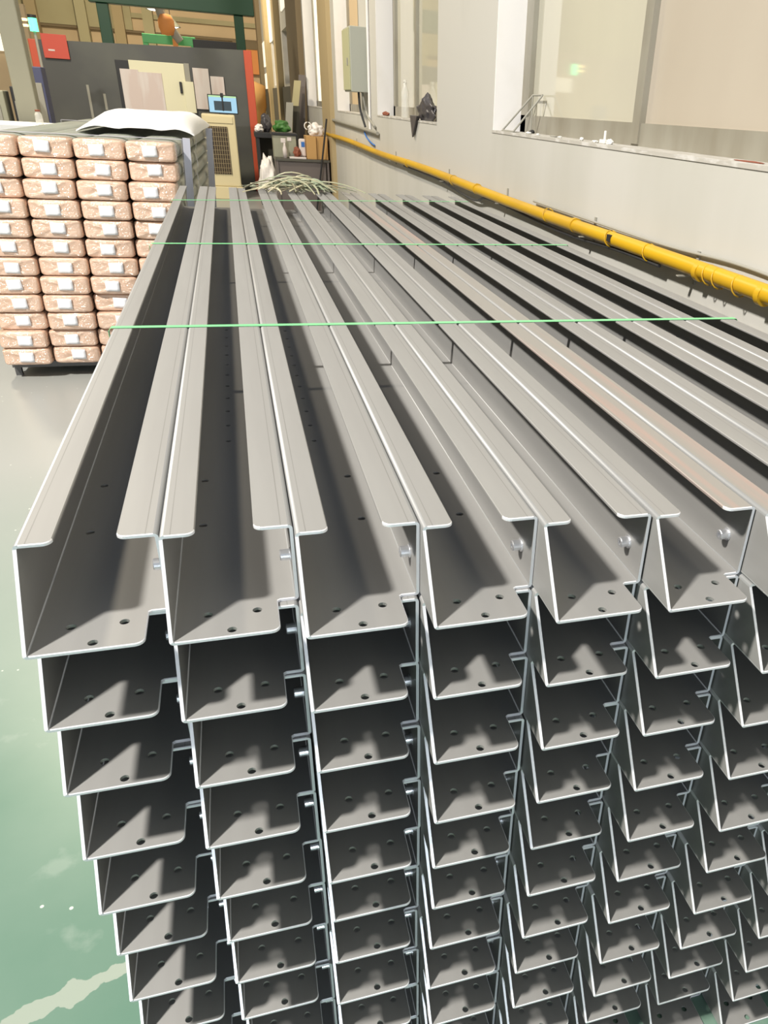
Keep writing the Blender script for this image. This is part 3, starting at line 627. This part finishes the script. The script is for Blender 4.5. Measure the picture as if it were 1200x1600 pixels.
# green gantry behind
ga = empty('green_gantry', (-.5, 18.9, 0)); tag(ga, 'dark green steel gantry frame rising behind the machine', 'gantry')
kid(MB().bbox(-1.86, -1.65, 18.8, 19.0, 0, 3.0, .01).build('post', GREENB), ga)
kid(MB().bbox(.66, .84, 18.8, 19.0, 0, 3.0, .01).build('post', GREENB), ga)
kid(MB().bbox(-1.98, 1.06, 18.75, 19.05, 3.0, 3.4, .01).build('beam', GREENB), ga)
lg = empty('light_green_frame', (-1, 25, 0)); tag(lg, 'pale green metal frame beyond the dark green gantry', 'frame')
kid(MB().bbox(-1.55, -.25, 24.9, 25.1, 2.66, 2.86, .01).build('beam', GREENL), lg); kid(MB().bbox(-1.55, -1.42, 24.9, 25.1, 0, 2.66, .01).build('post', GREENL), lg); kid(MB().bbox(-.38, -.25, 24.9, 25.1, 0, 2.66, .01).build('post', GREENL), lg)
tag(MB().bbox(-.3, .95, 24.0, 24.25, 2.5, 2.78, .01).box(-.25, -.15, 24.05, 24.2, 0, 2.5).box(.8, .9, 24.05, 24.2, 0, 2.5).build('dark_gantry', BLACK), 'dark green portal frame right of the pale green frame' if False else 'blackish portal frame in front of the end wall', 'frame')
# hoist: orange motor hanging on an arm
ho = empty('hoist', (-.95, 24, 3.0)); tag(ho, 'orange hoist motor hanging from a dark slanted arm', 'hoist')
kid(MB().tube([(-1.3, 24, 4.4), (-.95, 24, 3.2), (-.6, 24, 2.7)], .11, 10).build('arm', GREYC), ho)
hm = MB().lathe([(0, -.22), (.14, -.2), (.19, -.05), (.19, .1), (.12, .22), (0, .24)], (-.87, 23.9, 3.02), 14).build('motor', ORANGEW); kid(hm, ho)
kid(MB().box(-.78, -.66, 23.95, 24.05, 2.2, 2.75).build('hook_bar', ORANGEW), ho)
for x, yv, z, lab in ((-1.42, 30, 3.74, 'glowing round high-bay lamp left of the hoist' if False else 'glowing high-bay lamp under the gantry beam'), (-1.02, 30, 3.33, 'glowing lower high-bay lamp beside the orange hoist')):
    lp = empty('hanging_lamp', (x, yv, z)); tag(lp, lab, 'lamp', 'hanging lamps in the hall')
    MB().lathe([(0, .3), (.06, .3), (.09, .22), (.27, .03), (.28, 0), (.26, .0), (.24, .02)], (0, 0, 0), 20).build('shade', GREYB, lp)
    MB().lathe([(0, -.03), (.14, -.02), (.24, .015), (0, .016)], (0, 0, 0), 20).build('glowing_disc', LAMPE, lp)
    MB().tube([(0, 0, .3), (0, 0, 3.2)], .012, 6).build('rod', BLACK, lp)
# end wall: bands and orange panel
for i, (x0, x1, z0, z1, m) in enumerate([(-9, XW, 3.85, 4.0, OLIVE), (-9, XW, 4.25, 4.45, TANP), (-9, XW, 3.38, 3.46, BROWN), (-9, -2.6, 3.46, 6, OLIVE), (.9, 1.75, 2.35, 3.15, ORANGEW), (.85, 1.75, 3.15, 3.4, BROWN)]):
    tag(MB().box(x0, x1, 35.9-.03*i, 36.0, z0, z1).build('trim_%d' % (7+i), m), 'painted band across the far end wall', kind='structure', group='bands on the far end wall')
for i, x in enumerate((-6.0, -4.4, -3.2, -2.2)):
    tag(MB().box(x, x+.35, 35.5, 36.0, 0, 6).build('trim_%d' % (13+i), OLIVE if i % 2 else TANP), 'pale pier standing out of the far end wall', kind='structure', group='piers on the far end wall')
# orange tank and pipes near the far end on the right
tk = empty('far_tank', (1.15, 28, 0)); tag(tk, 'pale tan hopper with sloping shoulder by the far wall', 'hopper')
MB().lathe([(.0, 0), (.26, 0), (.28, .9), (.42, 1.35), (.42, 1.9), (0, 2.05)], (0, 0, 0), 18).build('shell', CARD, tk); MB().tube([(-.1, 0, 2.0), (-.1, 0, 2.9)], .05, 8).build('vent_pipe', BROWN, tk)
# steel column, signal lamp, table, side window on the left
cl = empty('steel_column', (-1.74, 10, 0)); tag(cl, 'square olive grey steel column behind the bundle pile', 'column')
kid(MB().bbox(-1.86, -1.66, 9.95, 10.15, .02, 6, .012).build('shaft', COLM), cl); kid(MB().bbox(-1.94, -1.58, 9.87, 10.23, 0, .02, .004).build('base_plate', COLM), cl)
sg = empty('signal_tower', (-2.21, 14, 0)); tag(sg, 'machine signal tower with a glowing green lamp', 'signal lamp')
MB().tube([(0, 0, 0), (0, 0, 2.24)], .02, 8).build('pole', GREYC, sg); MB().tube([(0, 0, 2.24), (0, 0, 2.40)], .055, 14).build('green_lamp', GREENE, sg); MB().tube([(0, 0, 2.40), (0, 0, 2.44)], .057, 14).build('cap', BLACK, sg)
MB().bbox(-.17, -.07, -.04, .04, 2.36, 2.39, .004).bbox(-.17, -.07, -.04, .04, 2.29, 2.32, .004).build('amber_lamp', AMBERE, sg)
tb = empty('work_table', (-1.7, 9.3, 0)); tag(tb, 'long white-topped table behind the bundle pile', 'table')
kid(MB().bbox(-2.6, -.95, 9.0, 9.8, 1.16, 1.235, .008).build('table_top', FOAM), tb)
for x in (-2.5, -1.08):
    for yv in (9.05, 9.7): kid(MB().box(x, x+.05, yv, yv+.05, 0, 1.16).build('leg', GREYC), tb)
bt2 = empty('glass_jar', (-1.52, 9.15, 1.235)); tag(bt2, 'small clear jar standing on the white table', 'jar')
MB().lathe([(0, 0), (.035, 0), (.035, .09), (.02, .12), (0, .12)], (0, 0, 0), 14).build('body', CLEARP, bt2); MB().lathe([(0, .118), (.024, .118), (.024, .135), (0, .135)], (0, 0, 0), 14).build('lid', RUSTY, bt2)
for x, yv, z0, sx, sz, m, lab in ((-2.12, 11.6, .0, .14, 1.55, BLACK, 'dark upright machine part beyond the white table'), (-1.97, 12.2, 0, .14, 1.78, NAVY, 'slim blue cabinet beyond the white table'), (-2.4, 11.5, 0, .3, 1.5, GREYB, 'grey cabinet at the edge of the view')):
    r_ = empty('equipment_cabinet', (x, yv, 0)); tag(r_, lab, 'cabinet'); MB().bbox(-sx/2, sx/2, -.15, .15, .05, sz, .01).build('body', m, r_); MB().bbox(-sx/2+.01, sx/2-.01, -.14, .14, 0, .05, .004).build('plinth', BLACK, r_)
    MB().bbox(-sx*.3, sx*.3, -.165, -.149, sz*.6, sz*.9, .003).build('door', GREYC, r_)
sw = MB().box(-4.6, -3.72, 20.0, 20.1, 2.12, 2.42).build('window_13', BRIGHTW); tag(sw, 'small bright daylit window at the left side', kind='structure')
tag(MB().box(-6.5, -3.35, 20.1, 20.3, 0, 2.95).build('wall_side', BEIGE), 'pale partition wall holding the small bright window', kind='structure')
# ------------------------------------------------------------------ desk corner
dk = empty('office_desk', (1.3, 12.7, 0)); tag(dk, 'grey steel desk against the wall under boxes', 'desk')
kid(MB().bbox(.93, 1.72, 12.4, 13.0, .80, .835, .004).build('desk_top', DESKT), dk)
kid(MB().bbox(.97, 1.66, 12.43, 12.46, .10, .80, .004).build('front_panel', DESKM), dk)
for x in (.94, 1.68): kid(MB().bbox(x, x+.03, 12.41, 12.98, 0, .80, .003).build('side_panel', DESKM), dk)
bx = empty('grey_case', (1.1, 12.75, .836)); tag(bx, 'grey metal case with a dark lid on the desk', 'case')
kid(MB().bbox(.93, 1.26, 12.6, 12.95, .836, 1.13, .006).build('body', GREYB), bx); kid(MB().bbox(.91, 1.28, 12.58, 12.97, 1.13, 1.16, .004).build('lid', BLACK), bx); kid(MB().box(1.13, 1.19, 12.594, 12.6, 1.06, 1.11).build('paper_tag', WHITEP), bx)
cb = empty('cardboard_box', (1.5, 12.6, .836)); tag(cb, 'brown cardboard box standing on the desk against the wall', 'box')
kid(MB().bbox(1.40, 1.54, 12.45, 12.9, .836, 1.14, .004).build('side_panel', CARD), cb); kid(MB().bbox(1.54, 1.71, 12.48, 12.9, .836, 1.14, .004).build('front_panel', CARD), cb)
wb = empty('spray_bottle', (1.08, 12.5, .836)); tag(wb, 'white spray bottle on the desk before the grey case', 'bottle')
MB().lathe([(0, 0), (.03, 0), (.032, .12), (.015, .17), (.015, .2), (0, .2)], (0, 0, 0), 14).build('body', WHITEP, wb); MB().bbox(-.05, .02, -.015, .015, .2, .26, .006).build('trigger', WHITEP, wb)
tag(MB().bbox(1.14, 1.38, 12.42, 12.58, .836, .858, .003).build('paper_stack', WHITEP), 'low stack of white papers on the desk edge', 'papers')
blob('brown_pouch', (1.26, 12.55, .858), (.05, .05, .07), RUSTY, 'small brown pouch on the desk papers', 'pouch', 5.5)
bg = empty('printed_bag', (1.345, 12.62, .858)); tag(bg, 'white printed bag with a blue spot beside the cardboard box', 'bag')
MB().bbox(-.05, .05, -.03, .03, 0, .24, .02).build('body', WHITEP, bg); MB().bbox(-.015, .035, -.034, -.029, .13, .20, .004).build('blue_spot', BLUE, bg)
o = blob('white_bag', (1.56, 12.60, 1.141), (.12, .085, .09), WHITEB, 'crumpled white bag heaped on the cardboard box', 'bag', 1.3)
MB().tube([(-.08+.05*math.cos(a)-.04, -.06, .13+.05*math.sin(a)) for a in [2*math.pi*i/16 for i in range(17)]], .008, 8).build('handle', WHITEB, o)
blob('green_rag', (1.56, 12.82, 1.141), (.09, .05, .05), GREENB, 'dark green rag beside the white bag', 'rag', 9.3)
tag(MB().tube([(1.46, 12.36, .0), (1.70, 12.36, 1.38)], .013, 8).build('leaning_rod', BLACK), 'black rod leaning across the desk corner', 'rod')
# items in the aisle behind the desk
for k, (x0, yv, x1, h_, m, lab) in enumerate([(1.15, 15.4, 1.35, 1.55, GREYC, 'long grey board leaning behind the desk'), (1.32, 15.6, 1.48, 1.5, DARKB, 'dark board leaning behind the desk'), (1.2, 15.9, 1.55, 1.9, OLIVE, 'olive board leaning against the dark pilaster'), (1.5, 16.2, 1.66, 2.0, DESKM, 'grey metal locker against the dark pilaster')]):
    tag(MB().add([(x0, yv, 0), (x0+.12, yv, 0), (x1+.12, yv+.1, h_), (x1, yv+.1, h_), (x0, yv+.05, 0), (x0+.12, yv+.05, 0), (x1+.12, yv+.15, h_), (x1, yv+.15, h_)], [(0, 1, 2, 3), (5, 4, 7, 6), (1, 5, 6, 2), (4, 0, 3, 7), (3, 2, 6, 7), (0, 4, 5, 1)]).build('leaning_board', m), lab, 'board', 'boards leaning behind the desk')
ch = empty('dark_workbench', (.95, 14.4, 0)); tag(ch, 'black workbench cluttered with bags behind the desk', 'workbench')
kid(MB().bbox(.72, 1.4, 14.2, 14.7, 1.02, 1.10, .006).build('bench_top', BLACK), ch)
for x in (.74, 1.34): kid(MB().bbox(x, x+.05, 14.22, 14.68, 0, 1.02, .004).build('leg_panel', BLACK), ch)
kid(MB().bbox(.78, 1.34, 14.6, 14.64, .1, 1.02, .004).build('back_panel', DARKB), ch)
blob('green_sack', (1.17, 14.38, 1.10), (.13, .12, .10), GREENP, 'bright green sack on the black workbench', 'sack', 2.2)
blob('white_cloth', (.80, 14.35, 1.10), (.07, .07, .06), WHITEB, 'small white cloth on the black workbench', 'cloth', 6.1)
blob('black_sack', (.93, 14.56, 1.10), (.085, .08, .14), BLACKB, 'black sack on the workbench beside the green sack', 'sack', 4.7)
blob('white_carton_bag', (.86, 13.6, 0), (.14, .12, .42), WHITEB, 'white bag standing on the floor beside the desk', 'bag', 7.7)
